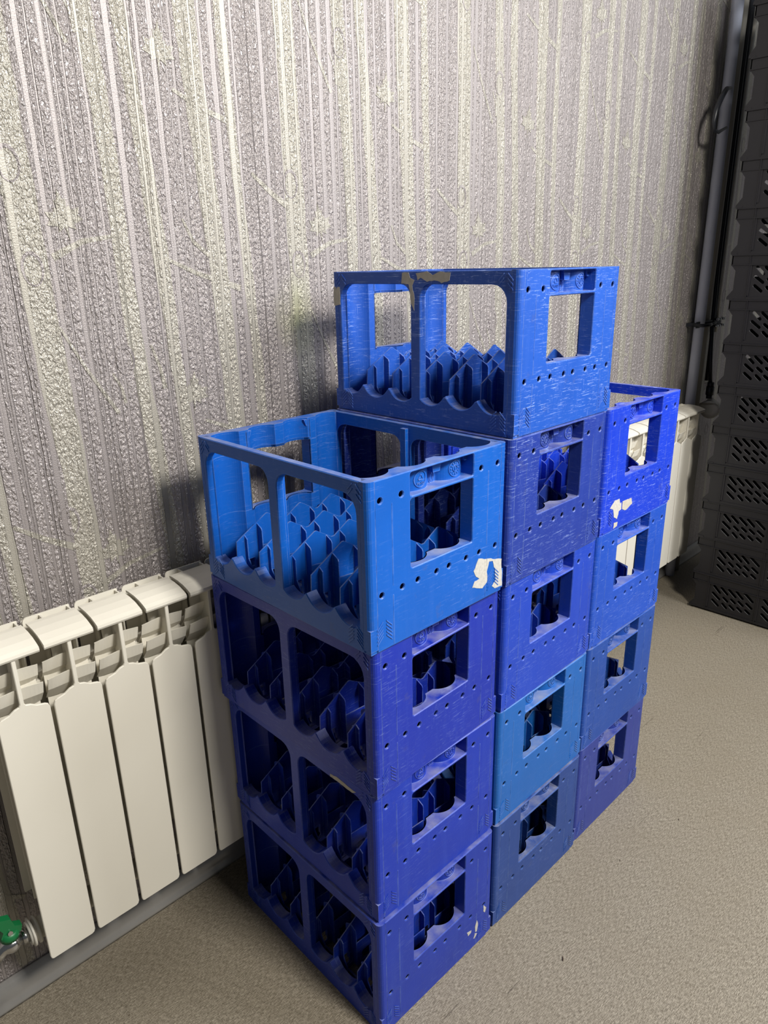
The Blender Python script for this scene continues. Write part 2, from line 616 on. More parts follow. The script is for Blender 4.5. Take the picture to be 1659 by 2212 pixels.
def handle_panel():
    mb = MB()
    ex = 0.132
    outer = [(-ex, 0.0015), (ex, 0.0015), (ex, CH), (-ex, CH)]
    holes = [rrect(-WX, WX, WZ0, WZ1, 0.003, 2), rrect(-WX, WX, PZ0, PZ1, 0.003, 2)]
    holes += [circ(x, z, 0.0041) for x, z in HOLES]
    mb.plate(outer, holes, XZ, -HY, -HY + 0.0026, 0.0012)
    xs = sorted(set([round(-ex + 0.003 * k, 5) for k in range(89)] + [-WX, WX, ex] + [c + s * 0.0274 for c in (-.108, -.036, .036, .108) for s in (1, -1)] + [c + s * 0.0276 for c in (-.108, -.036, .036, .108) for s in (1, -1)]))
    T = 0.002

    def skin(xa, xb, z0, z1):
        q = [x for x in xs if xa - 1e-6 <= x <= xb + 1e-6]
        vs, fs = [], []
        for x in q:
            y = yin(x)
            vs += [(x, y, z0), (x, y, z1), (x, y + T, z0), (x, y + T, z1)]
        for i in range(len(q) - 1):
            a, b = 4 * i, 4 * i + 4
            fs += [(a, b, b + 1, a + 1), (a + 2, a + 3, b + 3, b + 2), (a + 1, b + 1, b + 3, a + 3), (a, a + 2, b + 2, b)]
        e = 4 * (len(q) - 1)
        fs += [(0, 1, 3, 2), (e, e + 2, e + 3, e + 1)]
        mb.add(vs, fs)

    def shelf(xa, xb, z0, z1, y0=-HY + 0.0024):
        q = [x for x in xs if xa - 1e-6 <= x <= xb + 1e-6]
        vs, fs = [], []
        for x in q:
            y = yin(x) + T
            vs += [(x, y0, z0), (x, y0, z1), (x, y, z0), (x, y, z1)]
        for i in range(len(q) - 1):
            a, b = 4 * i, 4 * i + 4
            fs += [(a, b, b + 1, a + 1), (a + 2, a + 3, b + 3, b + 2), (a + 1, b + 1, b + 3, a + 3), (a, a + 2, b + 2, b)]
        e = 4 * (len(q) - 1)
        fs += [(0, 1, 3, 2), (e, e + 2, e + 3, e + 1)]
        mb.add(vs, fs)
    skin(-ex, ex, 0.004, WZ0)
    skin(-ex, -WX, WZ0, WZ1)
    skin(WX, ex, WZ0, WZ1)
    skin(-ex, ex, WZ1, CH - 0.003)
    shelf(-WX, WX, WZ0 - 0.002, WZ0)
    shelf(-WX, WX, WZ1, PZ0)
    shelf(-ex, ex, CH - 0.003, CH)
    for s in (-1, 1):
        x0, x1 = (WX, WX + 0.002) if s > 0 else (-WX - 0.002, -WX)
        mb.box(x0, x1, -HY + 0.0024, yin(s * WX) + T, WZ0 - 0.002, WZ1)
        mb.box(x0, x1, -HY + 0.0024, yin(s * WX) + T, PZ0, PZ1)
    # stepped reinforcement under the rim inside the pocket
    mb.prism([(-0.007, 0.226), (0.007, 0.226), (0.0095, 0.2408), (-0.0095, 0.2408)], XZ, -0.187, -0.175)
    for s in (-1, 1):
        mb.prism([(s * 0.066, 0.230), (s * 0.0655, 0.2408), (s * 0.056, 0.2408), (s * 0.060, 0.230)], XZ, -0.187, -0.175)
    # faint raised vertical seams beside the window
    for s in (-1, 1):
        mb.box(s * 0.101 - 0.0006, s * 0.101 + 0.0006, -HY - 0.0003, -HY + 0.0005, 0.004, 0.078)
        mb.box(s * 0.101 - 0.0006, s * 0.101 + 0.0006, -HY - 0.0003, -HY + 0.0005, 0.092, 0.208)
    return mb.mesh('handle_panel', M_CRATE)


def corner_post():
    mb = MB()
    a, b, c = HX, HY, 0.0065
    poly = [(-a, -b + c), (-a + c * 0.25, -b + c * 0.45), (-a + c * 0.55, -b + c * 0.18), (-a + c, -b), (-0.1315, -b), (-0.1315, -0.1785), (-0.1325, -0.1765), (-a + 0.004, -0.1865), (-a, -0.1865)]
    mb.prism(poly, XY, 0.038, CH)
    mb.box(-a, -0.1315, -b, -0.1865, 0.006, 0.038)
    mb.box(-a + 0.002, -0.1315, -b + 0.002, -0.1865, 0.0008, 0.007)
    return mb.mesh('corner_post', M_CRATE)


def divider_wall():
    mb = MB()
    prof = [(-0.1345, 0.050), (-0.1335, 0.076), (-0.0725, 0.1105), (-0.0685, 0.1105), (-0.0385, 0.0925), (-0.0335, 0.0925), (-0.002, 0.111), (0.002, 0.111),
            (0.0335, 0.0925), (0.0385, 0.0925), (0.0685, 0.1105), (0.0725, 0.1105), (0.1335, 0.076), (0.1345, 0.050), (0.132, 0.010), (-0.132, 0.010)]
    holes = []
    for c in (-0.108, -0.036, 0.036, 0.108):
        holes.append(rrect(c - 0.009, c + 0.009, 0.014, 0.040, 0.002, 1))
    mb.plate(prof, holes, XZ, -0.0009, 0.0009)
    for xi in (-0.0705, 0.0, 0.0705):
        for sx in (-1, 1):
            x = xi + sx * 0.021
            for sy in (-1, 1):
                poly = [(0, 0.0985), (sy * 0.0125, 0.0915), (sy * 0.0140, 0.088), (sy * 0.0140, 0.008), (0, 0.008)]
                mb.prism(poly, YZ, x - 0.0008, x + 0.0008)
        for sy in (-1, 1):
            y = sy * 0.0135
            mb.plate([(xi - 0.021, 0.008), (xi + 0.021, 0.008), (xi + 0.021, 0.060), (xi - 0.021, 0.063)],
                     [rrect(xi - 0.009, xi + 0.009, 0.014, 0.036, 0.002, 1)], XZ, y - 0.0008, y + 0.0008)
    for sx in (-1, 1):
        x = sx * 0.117
        for sy in (-1, 1):
            mb.prism([(0, 0.084), (sy * 0.0075, 0.078), (sy * 0.0075, 0.045), (sy * 0.016, 0.030), (sy * 0.016, 0.008), (0, 0.008)], YZ, x - 0.0008, x + 0.0008)
    return mb.mesh('divider_wall', M_CRATE)


def base_grid():
    mb = MB()
    mb.plate([(-0.1425, -0.1975), (0.1425, -0.1975), (0.1425, 0.1975), (-0.1425, 0.1975)], [[(-0.130, -0.178), (0.130, -0.178), (0.130, 0.178), (-0.130, 0.178)]], XY, 0.0, 0.0085)
    for k in range(-5, 6):
        y = k * 0.032
        mb.box(-0.131, 0.131, y - 0.0016, y + 0.0016, 0.001, 0.0095)
    for k in range(-3, 4):
        x = k * 0.036
        mb.box(x - 0.0016, x + 0.0016, -0.179, 0.179, 0.001, 0.0095)
    return mb.mesh('base_grid', M_CRATE)


def chevron(nbar=5, pitch=0.0054, w=0.014, h=0.010):
    """raised \"^\" strokes, drawn in (a, b) with the peak at 0,0, facing -t"""
    mb = MB()
    for k in range(nbar):
        b = -k * pitch
        for s in (-1, 1):
            mb.prism([(s * 0.0035, b), (s * 0.0035, b - 0.0018), (s * w, b - h - 0.0018), (s * w, b - h)], XZ, -0.0009, 0.0004)
    return mb.mesh('chevron_mark', M_CRATE)


def text_mesh(body, size):
    cu = bpy.data.curves.new('emboss', 'FONT')
    cu.body = body
    cu.size = size
    cu.align_x = 'CENTER'
    cu.align_y = 'CENTER'
    cu.extrude = 0.0003
    cu.resolution_u = 2
    o = bpy.data.objects.new('emboss', cu)
    COL.objects.link(o)
    dg = bpy.context.evaluated_depsgraph_get()
    me = bpy.data.meshes.new_from_object(o.evaluated_get(dg))
    bpy.data.objects.remove(o)
    return me


def ring(mb, r0, r1, t0, t1, n=24, sx=1.0):
    mb.plate([(r1 * math.cos(2 * PI * k / n) * sx, r1 * math.sin(2 * PI * k / n)) for k in range(n)],
             [[(r0 * math.cos(2 * PI * k / n) * sx, r0 * math.sin(2 * PI * k / n)) for k in range(n)]], XZ, t0, t1)


def bend(me, cx, r, cyl):
    """wrap a flat emblem (in local XZ about 0) on the round pocket wall"""
    for v in me.vertices:
        d = v.co.x
        v.co.y += cyl - math.sqrt(max(1e-9, r * r - d * d)) + r - r
    return me


def add_text(mb, body, size, ox, oz, t):
    me = text_mesh(body, size)
    vs = [(v.co.x + ox, t - v.co.z, v.co.y + oz) for v in me.vertices]
    mb.add(vs, [tuple(p.vertices) for p in me.polygons])
    bpy.data.meshes.remove(me)


def recycling_emblem():
    mb = MB()
    ring(mb, 0.0108, 0.0120, -0.0008, 0.0004)
    for k in range(3):
        a0, a1 = PI / 2 + k * 2 * PI / 3, PI / 2 + (k + 1) * 2 * PI / 3
        p, q = Vector((0.0055 * math.cos(a0), 0.0055 * math.sin(a0) + 0.0018)), Vector((0.0055 * math.cos(a1), 0.0055 * math.sin(a1) + 0.0018))
        d = (q - p)
        nrm = Vector((-d.y, d.x)).normalized() * 0.0005
        p2, q2 = p + d * 0.08, q - d * 0.12
        mb.prism([tuple(p2 - nrm), tuple(q2 - nrm), tuple(q2 + nrm), tuple(p2 + nrm)], XZ, -0.0007, 0.0003)
    add_text(mb, 'PE-HD', 0.0050, 0, -0.0062, -0.0003)
    me = mb.mesh('recycling_emblem', M_CRATE)
    return bend(me, 0, 0.033, 0.033)


def dial_emblem():
    mb = MB()
    ring(mb, 0.0110, 0.0120, -0.0008, 0.0004)
    ring(mb, 0.0042, 0.0050, -0.0008, 0.0004, 16)
    for k in range(12):
        a = 2 * PI * k / 12
        c, s = math.cos(a), math.sin(a)
        p = [(-0.0006, 0.0065), (0.0006, 0.0065), (0.0006, 0.0092), (-0.0006, 0.0092)]
        mb.prism([(x * c - y * s, x * s + y * c) for x, y in p], XZ, -0.0007, 0.0003)
    mb.prism([(-0.0007, -0.003), (0.0007, -0.003), (0.0007, 0.002), (0, 0.0036), (-0.0007, 0.002)], XZ, -0.0007, 0.0003)
    me = mb.mesh('dial_emblem', M_CRATE)
    return bend(me, 0, 0.033, 0.033)


def oval_mark():
    mb = MB()
    for a, b in ((0.0030, 0.0062), (0.0056, 0.0095)):
        n = 18
        o = [(a * 1.0 * math.cos(2 * PI * k / n), b * math.sin(2 * PI * k / n)) for k in range(n)]
        i = [((a - 0.0008) * math.cos(2 * PI * k / n), (b - 0.0008) * math.sin(2 * PI * k / n)) for k in range(n)]
        mb.plate(o, [i], XZ, -0.0007, 0.0003)
    return mb.mesh('oval_mark', M_CRATE)


ME_LONG, ME_HANDLE, ME_POST, ME_DIV, ME_BASE = long_panel(), handle_panel(), corner_post(), divider_wall(), base_grid()
ME_CHEV5 = chevron(5)
mb = MB()
for k, wi in ((0, 0.0125), (1, 0.0115), (2, 0.0)):
    for w_, s_ in ((wi, -1), (0.0125, 1)):
        if w_:
            b_, h_ = -k * 0.0066, w_ * 0.72
            mb.prism([(s_ * 0.0035, b_), (s_ * 0.0035, b_ - 0.0018), (s_ * w_, b_ - h_ - 0.0018), (s_ * w_, b_ - h_)], XZ, -0.0009, 0.0004)
ME_CHEV3 = mb.mesh('chevron_mark', M_CRATE)
ME_REC, ME_DIAL, ME_OVAL = recycling_emblem(), dial_emblem(), oval_mark()


def crate(pose, col, scuff, label, swap=False):
    x, y, z, a = pose
    t = thing('bottle_crate', label, 'crate', (x, y, z), a, 'blue bottle crates in three stacks')
    parts = []

    def p(name, me, loc=(0, 0, 0), rot=(0, 0, 0), par=t):
        o = obj(name, me, par, loc, rot)
        parts.append(o)
        return o
    for k in (0, 1):
        p('base_grid', ME_BASE) if k == 0 else None
        r = (0, 0, PI * k)
        lp = p('long_panel', ME_LONG, rot=r)
        hp = p('handle_panel', ME_HANDLE, rot=r)
        for sy in (-1, 1):
            p('chevron_mark', ME_CHEV5, (-HX, sy * 0.170, 0.0395), (0, 0, -PI / 2), lp)
            p('chevron_mark', ME_CHEV3, (-HX, sy * 0.1768, 0.2395), (0, 0, -PI / 2), lp).scale = (-sy, 1, 1)
        for sx in (-1, 1):
            p('chevron_mark', ME_CHEV5, (sx * 0.119, -HY, 0.046), (0, 0, 0), hp)
        e1, e2 = (-0.036, 0.036) if not swap else (0.036, -0.036)
        p('recycling_emblem', ME_REC, (e1, -0.1902, 0.224), (0, 0, 0), hp)
        p('dial_emblem', ME_DIAL, (e2, -0.1902, 0.224), (0, 0, 0), hp)
        p('oval_mark', ME_OVAL, (0, -0.1761, 0.2165), (0, 0, 0), hp)
    for i, (sx, sy) in enumerate(((1, 1), (-1, 1), (1, -1), (-1, -1))):
        o = p('corner_post', ME_POST)
        o.scale = (sx, sy, 1)
    for k in (-2, -1, 0, 1, 2):
        p('divider_wall', ME_DIV, (0, k * 0.064, 0))
    for o in parts:
        o.color = (col[0], col[1], col[2], scuff)
    return t


POSES = {(0, 0): (0.14660, 0.19840, 0.0, -0.0122), (0, 1): (0.15010, 0.20420, 1, -0.0086), (0, 2): (0.14340, 0.20210, 2, 0.0205), (0, 3): (0.14000, 0.19530, 3, 0.0003),
         (1, 0): (0.44310, 0.19620, 0, -0.0045), (1, 1): (0.44410, 0.19950, 1, -0.0038), (1, 2): (0.44410, 0.19980, 2, 0.0057), (1, 3): (0.43790, 0.19580, 3, 0.0081), (1, 4): (0.44320, 0.19650, 4, 0.0084),
         (2, 0): (0.73990, 0.20070, 0, 0.0025), (2, 1): (0.74020, 0.19860, 1, -0.0080), (2, 2): (0.74150, 0.19970, 2, -0.0079), (2, 3): (0.74120, 0.19790, 3, -0.0049)}
# colour of the plastic, amount of scuffing, label
SPEC = {
    (0, 3): (srgb(16, 92, 188), 0.25, 'light blue bottle crate with torn white label, top of the nearest stack'),
    (0, 2): (srgb(25, 48, 164), 0.45, 'dark ultramarine bottle crate directly under the light blue top crate of the nearest stack'),
    (0, 1): (srgb(20, 52, 172), 0.25, 'ultramarine bottle crate with dirty rim, second from the floor in the nearest stack'),
    (0, 0): (srgb(20, 52, 164), 0.25, 'ultramarine bottle crate with small paper scraps, bottom of the nearest stack'),
    (1, 4): (srgb(34, 84, 180), 1.0, 'scratched blue bottle crate with paper remnants, the highest crate, topping the middle stack'),
    (1, 3): (srgb(36, 58, 148), 0.9, 'scratched indigo bottle crate directly below the highest crate in the middle stack'),
    (1, 2): (srgb(28, 66, 182), 0.5, 'mid blue bottle crate in the centre of the five-high middle stack'),
    (1, 1): (srgb(20, 98, 180), 0.25, 'light blue bottle crate, second from the floor in the middle stack'),
    (1, 0): (srgb(28, 66, 138), 0.3, 'dull steel blue bottle crate on the floor under the middle stack'),
    (2, 3): (srgb(24, 60, 200), 0.8, 'vivid ultramarine bottle crate with white label scrap, top of the farthest stack'),
    (2, 2): (srgb(26, 78, 188), 0.6, 'scratched blue bottle crate directly under the top crate of the farthest stack'),
    (2, 1): (srgb(24, 72, 158), 0.35, 'steel blue bottle crate, second from the floor in the farthest stack'),
    (2, 0): (srgb(40, 58, 144), 0.3, 'purplish blue bottle crate on the floor under the farthest stack'),
}
CR = {}
for key, (x, y, lev, a) in POSES.items():
    col, sc, lab = SPEC[key]
    CR[key] = crate((x, y, lev * CH, a), col, sc, lab, swap=(key in ((1, 3), (2, 3))))


def scraps(key, face, polys, mat, name, label):
    for i, poly in enumerate(polys):
        rr = random.Random(len(poly) * 7 + i)
        fine = []
        n = len(poly)
        for j in range(n):
            a, b = Vector(poly[j]), Vector(poly[(j + 1) % n])
            k = max(1, int((b - a).length / 0.005))
            for q in range(k):
                pt = a.lerp(b, q / k)
                fine.append((pt.x + rr.uniform(-0.0007, 0.0007), pt.y + rr.uniform(-0.0007, 0.0007)))
        mb = MB()
        if face == 'long':
            mb.plate(fine, [], YZ, -HX - 0.0004, -HX + 0.0001)
        else:
            mb.plate(fine, [], XZ, -HY - 0.0004, -HY + 0.0001)
        o = obj(name, mb.mesh(name, mat), CR[key])
        tag(o, label)


scraps((0, 3), 'handle', [
    [(0.0820, 0.0742), (0.1020, 0.0674), (0.1047, 0.0275), (0.0929, 0.0213), (0.0680, 0.0299), (0.0735, 0.0391), (0.0847, 0.0393), (0.0731, 0.0499), (0.0705, 0.0567)],
    [(0.1022, 0.0674), (0.1400, 0.0560), (0.1440, 0.0090), (0.1251, 0.0102), (0.1170, 0.0165), (0.1270, 0.0235), (0.1234, 0.0437), (0.1175, 0.0592), (0.1083, 0.0614), (0.1040, 0.0469)]],
    M_PAPER, 'paper_label', 'torn white paper label')
scraps((1, 4), 'long', [[(0.1967, 0.2191), (0.1804, 0.2186), (0.1808, 0.1879), (0.1975, 0.1862)],
                        [(0.0273, 0.2415), (0.0139, 0.2414), (0.0104, 0.2335), (0.0012, 0.2293), (0.0060, 0.2209), (0.0005, 0.2026), (0.0020, 0.1831), (0.0086, 0.1938), (0.0100, 0.2095), (0.0130, 0.2240), (0.0297, 0.2251)],
                        [(-0.0017, 0.2404), (-0.0263, 0.2430), (-0.0377, 0.2375), (-0.0528, 0.2420), (-0.0730, 0.2413), (-0.0721, 0.2293), (-0.0566, 0.2258), (-0.0416, 0.2293), (-0.0263, 0.2279), (-0.0127, 0.2329), (-0.0067, 0.2293)]],
       M_TAPE, 'paper_residue', 'grey torn paper residue')
scraps((2, 3), 'handle', [[(-0.0968, 0.0633), (-0.0798, 0.0625), (-0.0755, 0.0517), (-0.0700, 0.0532), (-0.0690, 0.0390), (-0.0778, 0.0369), (-0.0824, 0.0212), (-0.0957, 0.0286), (-0.1009, 0.0453), (-0.1136, 0.0511)]],
       M_PAPER, 'paper_label', 'torn white paper label')
scraps((2, 3), 'handle', [[(-0.066, 0.0532), (-0.0309, 0.0525), (-0.0258, 0.0395), (-0.0498, 0.0324), (-0.066, 0.037)], [(-0.0936, 0.0165), (-0.0789, 0.0151), (-0.0798, 0.0062), (-0.0941, 0.0049)]],
       M_TAPE, 'paper_residue', 'grey torn paper residue')
scraps((0, 0), 'handle', [[(0.1023, 0.0610), (0.1065, 0.0488), (0.1033, 0.0335), (0.0982, 0.0350), (0.0968, 0.0494)], [(0.1211, 0.0836), (0.1300, 0.0713), (0.1270, 0.0619), (0.1217, 0.0685)],
                          [(0.0738, 0.0528), (0.087, 0.0491), (0.0860, 0.0440), (0.0768, 0.042)], [(0.0980, 0.0333), (0.1043, 0.0272), (0.0965, 0.0205), (0.0939, 0.0226)]],
       M_PAPER, 'paper_scrap', 'small white paper scrap')
scraps((0, 1), 'long', [[(-0.0960, 0.2300), (-0.1118, 0.2332), (-0.1330, 0.2321), (-0.1577, 0.2299), (-0.1492, 0.2241), (-0.1195, 0.2260), (-0.0970, 0.2250)]], M_TAPE, 'dried_dirt', 'dried grey dirt on the rim')

# ------------------------------------------------------------------ radiators
SP = 0.0815          # section pitch


def radiator_section():
    """one cast section, left edge at x=0, front plate at y=0 (towards -y), world z"""
    mb = MB()
    w = SP - 0.0058
    cx = w / 2
    # front plate outline (shield top)
    o = []
    o += [(0.004, 0.142), (w - 0.006, 0.142), (w - 0.002, 0.144), (w, 0.149)]
    o += [(w, 0.600), (w - 0.002, 0.606), (w - 0.006, 0.6085)]
    o += [(w - 0.018, 0.6115), (cx + 0.012, 0.6165), (cx + 0.005, 0.6185), (cx + 0.0032, 0.622)]
    o += [(cx + 0.0032, 0.703), (cx - 0.0032, 0.703), (cx - 0.0032, 0.622), (cx - 0.005, 0.6185), (cx - 0.012, 0.6165), (0.018, 0.6115)]
    o += [(0.006, 0.6085), (0.002, 0.606), (0, 0.600), (0, 0.149), (0.0012, 0.144)]
    mb.plate(o, [], XZ, 0.0, 0.0035, 0.0010)
    # top lip: curved slab from the front edge up and back
    pr = [(-0.002, 0.6965), (-0.0038, 0.7000), (-0.0030, 0.7045), (0.004, 0.7078), (0.018, 0.7125), (0.036, 0.7155), (0.056, 0.7165), (0.066, 0.7160),
          (0.066, 0.7120), (0.052, 0.7125), (0.032, 0.7110), (0.014, 0.7065), (0.004, 0.7005), (0.0, 0.6965)]
    for x0, x1 in ((0.0005, w - 0.0005),):
        mb.prism([(a, b) for a, b in pr], YZ, x0, x1)
    # louvres behind the stem: scooped fins, lower one nearer the front

    def scoop(y_top, z_top, z_bot):
        n = 12
        f = []
        for i in range(n + 1):
            x = 0.0006 + (w - 0.0012) * i / n
            e = abs(x - cx) / cx
            f.append((x, y_top + 0.0035 * e ** 4, z_top - 0.0050 * e ** 2))
        vs, fs = [], []
        for x, y, z in f:
            vs += [(x, y, z), (x, y + 0.002, z), (x, y + 0.0260, z_bot), (x, y + 0.0280, z_bot), (x, y + 0.0080, (z + z_bot) / 2), (x, y + 0.0100, (z + z_bot) / 2)]
        for i in range(n):
            a, b = 6 * i, 6 * i + 6
            fs += [(a, a + 1, b + 1, b), (a, b, b + 4, a + 4), (a + 4, b + 4, b + 2, a + 2), (a + 1, a + 5, b + 5, b + 1), (a + 5, a + 3, b + 3, b + 5), (a + 2, b + 2, b + 3, a + 3)]
        mb.add(vs, fs)
    scoop(0.0070, 0.6440, 0.596)
    scoop(0.0180, 0.6700, 0.622)
    # water tube and webs
    mb.tube([(cx, 0.046, 0.15), (cx, 0.046, 0.70)], 0.014, 10)
    mb.box(cx - 0.0015, cx + 0.0015, 0.003, 0.080, 0.165, 0.705)
    for z in (0.176, 0.622):
        mb.tube([(-0.0002, 0.046 if z < 0.3 else 0.058, z), (SP + 0.0002 - 0.001, 0.046 if z < 0.3 else 0.058, z)], 0.0185 if z < 0.3 else 0.012, 12)
    # inner fin and rear fin
    mb.box(0.003, w - 0.003, 0.036, 0.0385, 0.245, 0.640)
    mb.prism(rrect(0.001, w - 0.001, 0.225, 0.7165, (0.001, 0.007, 0.001, 0.001), 3), XZ, 0.0835, 0.086)
    mb.box(cx - 0.012, cx - 0.0095, 0.0655, 0.0845, 0.600, 0.7150)
    mb.box(w - 0.006, w - 0.0035, 0.0655, 0.0845, 0.600, 0.7150)
    return mb.mesh('section', M_RAD)


ME_SEC = radiator_section()


def radiator(x0, n, sx, label):
    t = thing('radiator', label, 'radiator', (x0, 0.412, 0.0))
    t.scale = (sx, 1, 1)
    for k in range(n):
        obj('section', ME_SEC, t, (k * SP, 0, 0))
    # wall bracket so that it hangs from the wall
    for bx in (1.99, n - 2.01):
        mb = MB()
        mb.box(bx * SP - 0.010 - 0.003, bx * SP - 0.003 + 0.006, 0.0835, WALL_Y - 0.412, 0.66, 0.69)
        obj('wall_bracket', mb.mesh('wall_bracket', M_RAD), t)
    # end plugs
    for ex, s in ((0.0, -1), (n * SP - 0.001, 1)):
        for z in (0.176, 0.640):
            mb = MB()
            mb.tube([(ex, 0.046, z), (ex + s * 0.004, 0.046, z), (ex + s * 0.004, 0.046, z), (ex + s * 0.009, 0.046, z)], [0.0235, 0.0235, 0.019, 0.018], 16)
            obj('end_plug', mb.mesh('end_plug', M_WHITEP), t)
    return t


radiator(-0.367, 10, 1.0, 'cream sectional radiator at left, partly hidden by the nearest crate stack')
radiator(2.088 - 9 * SP * 1.05, 9, 1.05, 'cream sectional radiator behind the farthest blue stack, beside the black crates')

# valve on the left radiator
v = thing('ball_valve', 'chrome radiator valve with a green lever at the lower left', 'valve', (-0.3762, 0.458, 0.176))
mb = MB()
mb.tube([(0, 0, 0), (-0.003, 0, 0), (-0.003, 0, 0), (-0.007, 0, 0)], [0.0245, 0.0245, 0.020, 0.020], 18)
obj('flange', mb.mesh('flange', M_WHITEP), v)
mb = MB()
mb.tube([(-0.007, 0, 0), (-0.017, 0, 0)], 0.0135, 6)
obj('union_nut', mb.mesh('union_nut', M_CHROME), v)
mb = MB()
mb.tube([(-0.017, 0, 0), (-0.022, 0, 0), (-0.024, 0, 0), (-0.030, 0, 0), (-0.036, 0, 0), (-0.042, 0, 0), (-0.046, 0, -0.001), (-0.052, 0, -0.004), (-0.060, 0, -0.012)],
        [0.010, 0.010, 0.0125, 0.0145, 0.0145, 0.0125, 0.0105, 0.011, 0.011], 14)
mb.tube([(-0.033, 0, 0.010), (-0.033, -0.002, 0.024)], 0.0065, 10)
obj('body', mb.mesh('body', M_CHROME), v)
mb = MB()
mb.tube([(-0.056, 0, -0.008), (-0.070, 0.0, -0.020), (-0.080, 0.004, -0.040), (-0.085, 0.010, -0.070), (-0.087, 0.012, -0.120), (-0.087, 0.012, -0.176)], 0.0085, 12)
obj('pipe', mb.mesh('pipe', M_CHROME), v)
mb = MB()
mb.tube([(-0.033, -0.001, 0.018), (-0.033, -0.0022, 0.026), (-0.033, -0.003, 0.032)], [0.0155, 0.0155, 0.012], 14)
hp = [(-0.0165, 0.024), (-0.0135, 0.034), (-0.024, 0.040), (-0.028, 0.057), (-0.044, 0.064), (-0.049, 0.054), (-0.042, 0.038), (-0.047, 0.028), (-0.043, 0.022)]
mb.prism(hp, XZ, -0.0095, 0.0035)
obj('lever', mb.mesh('lever', M_GREEN), v)
mb = MB()
mb.tube([(-0.033, -0.0095, 0.032), (-0.033, -0.0135, 0.033)], 0.004, 8)
obj('screw', mb.mesh('screw', M_CHROME), v)

# ------------------------------------------------------------------ black crates
BP, BH = 0.1366, 0.146
BX0, BX1, BY0, BY1 = 1.913, 2.313, -0.286, 0.314
SLOTS = [((0.233, 0.1055), (0.212, 0.0855)), ((0.2075, 0.1055), (0.1865, 0.0870)), ((0.181, 0.1055), (0.158, 0.0860)), ((0.155, 0.1060), (0.134, 0.0870)), ((0.127, 0.1085), (0.100, 0.0860)),
         ((0.235, 0.0780), (0.211, 0.0600)), ((0.1965, 0.0700), (0.183, 0.0600)), ((0.170, 0.0715), (0.157, 0.0625)), ((0.1445, 0.0715), (0.130, 0.0610)), ((0.118, 0.0725), (0.1005, 0.0600)),
         ((0.234, 0.0505), (0.213, 0.0340)), ((0.1975, 0.0460), (0.184, 0.0340)), ((0.172, 0.0465), (0.158, 0.0365)), ((0.1455, 0.0470), (0.132, 0.0375)), ((0.118, 0.0470), (0.105, 0.0385))]


def slot(a, b, r, n=4):
    a, b = Vector(a), Vector(b)
    d = (b - a).normalized()
    ang = math.atan2(d.y, d.x)
    pts = [(b.x + r * math.cos(ang - PI / 2 + PI * k / n), b.y + r * math.sin(ang - PI / 2 + PI * k / n)) for k in range(n + 1)]
    pts += [(a.x + r * math.cos(ang + PI / 2 + PI * k / n), a.y + r * math.sin(ang + PI / 2 + PI * k / n)) for k in range(n + 1)]
    return pts


def black_side():
    """long -x face; y measured from the far corner plane, local x=0 at the face"""
    mb = MB()
    oy = BY1
    y0 = BY0 + 0.016
    y1 = BY1 - 0.016
    out = [(y0, 0.004), (y1, 0.004), (y1, 0.106), (y0, 0.106)]
    holes = []
    for k in range(3):
        dy = -0.170 * k
        for a, b in SLOTS:
            holes.append(slot((a[0] + dy, a[1] - 0.0075), (b[0] + dy, b[1] - 0.0075), 0.0046))
    mb.plate(out, holes, YZ, 0.004, 0.0075, 0.0006)
    # flared post ends
    for s, e in ((1, BY1), (-1, BY0)):
        mb.prism([(e, 0.0), (e, 0.008), (e - s * 0.0165, 0.030), (e - s * 0.0165, 0.088), (e - s * 0.002, 0.106), (e - s * 0.058, 0.106), (e - s * 0.058, 0.0)], YZ, 0.0015, 0.006)
    # vertical ribs
    for yr in (0.2555, 0.0855, -0.0845, -0.2275):
        mb.box(0.0, 0.005, yr - 0.0013, yr + 0.0013, 0.006, 0.134)
        mb.box(0.0015, 0.005, yr - 0.0075, yr - 0.0013, 0.012, 0.104)
    # rim: band between two flanges
    mb.box(0.003, 0.008, BY0 + 0.002, BY1 - 0.002, 0.104, 0.1362)
    mb.box(-0.001, 0.008, BY0, BY1, 0.1335, 0.1365)
    mb.box(-0.0005, 0.008, BY0 + 0.001, BY1 - 0.001, 0.1045, 0.1070)
    mb.box(0.002, 0.010, BY0, BY1, 0.0, 0.009)
    return mb.mesh('side_panel', M_BLACK)


def black_end():
    """short end at +y: inset wall with hand hole and flared rim"""
    mb = MB()
    w = BX1 - BX0
    mb.plate([(0.012, 0.004), (w - 0.012, 0.004), (w - 0.012, 0.106), (0.012, 0.106)], [rrect(w / 2 - 0.055, w / 2 + 0.055, 0.066, 0.094, 0.010)], XZ, BY1 - 0.017, BY1 - 0.0205)
    mb.box(0.003, w - 0.003, BY1 - 0.005, BY1 - 0.001, 0.104, 0.1362)
    mb.box(0, w, BY1 - 0.008, BY1, 0.1335, 0.1365)
    mb.box(0, w, BY1 - 0.020, BY1 - 0.001, 0.1045, 0.1070)
    mb.box(0, w, BY1 - 0.020, BY1, 0.0, 0.006)
    for c in (0.06, 0.34):
        mb.box(c - 0.002, c + 0.002, BY1 - 0.018, BY1 - 0.008, 0.006, 0.106)
    return mb.mesh('end_panel', M_BLACK)


def black_base():
    mb = MB()
    w = BX1 - BX0
    mb.box(0.008, w - 0.008, BY0 + 0.018, BY1 - 0.018, 0.003, 0.006)
    for k in range(1, 6):
        yy = BY0 + 0.6 * k / 6
        mb.box(0.008, w - 0.008, yy - 0.002, yy + 0.002, 0.0005, 0.009)
    return mb.mesh('base', M_BLACK)


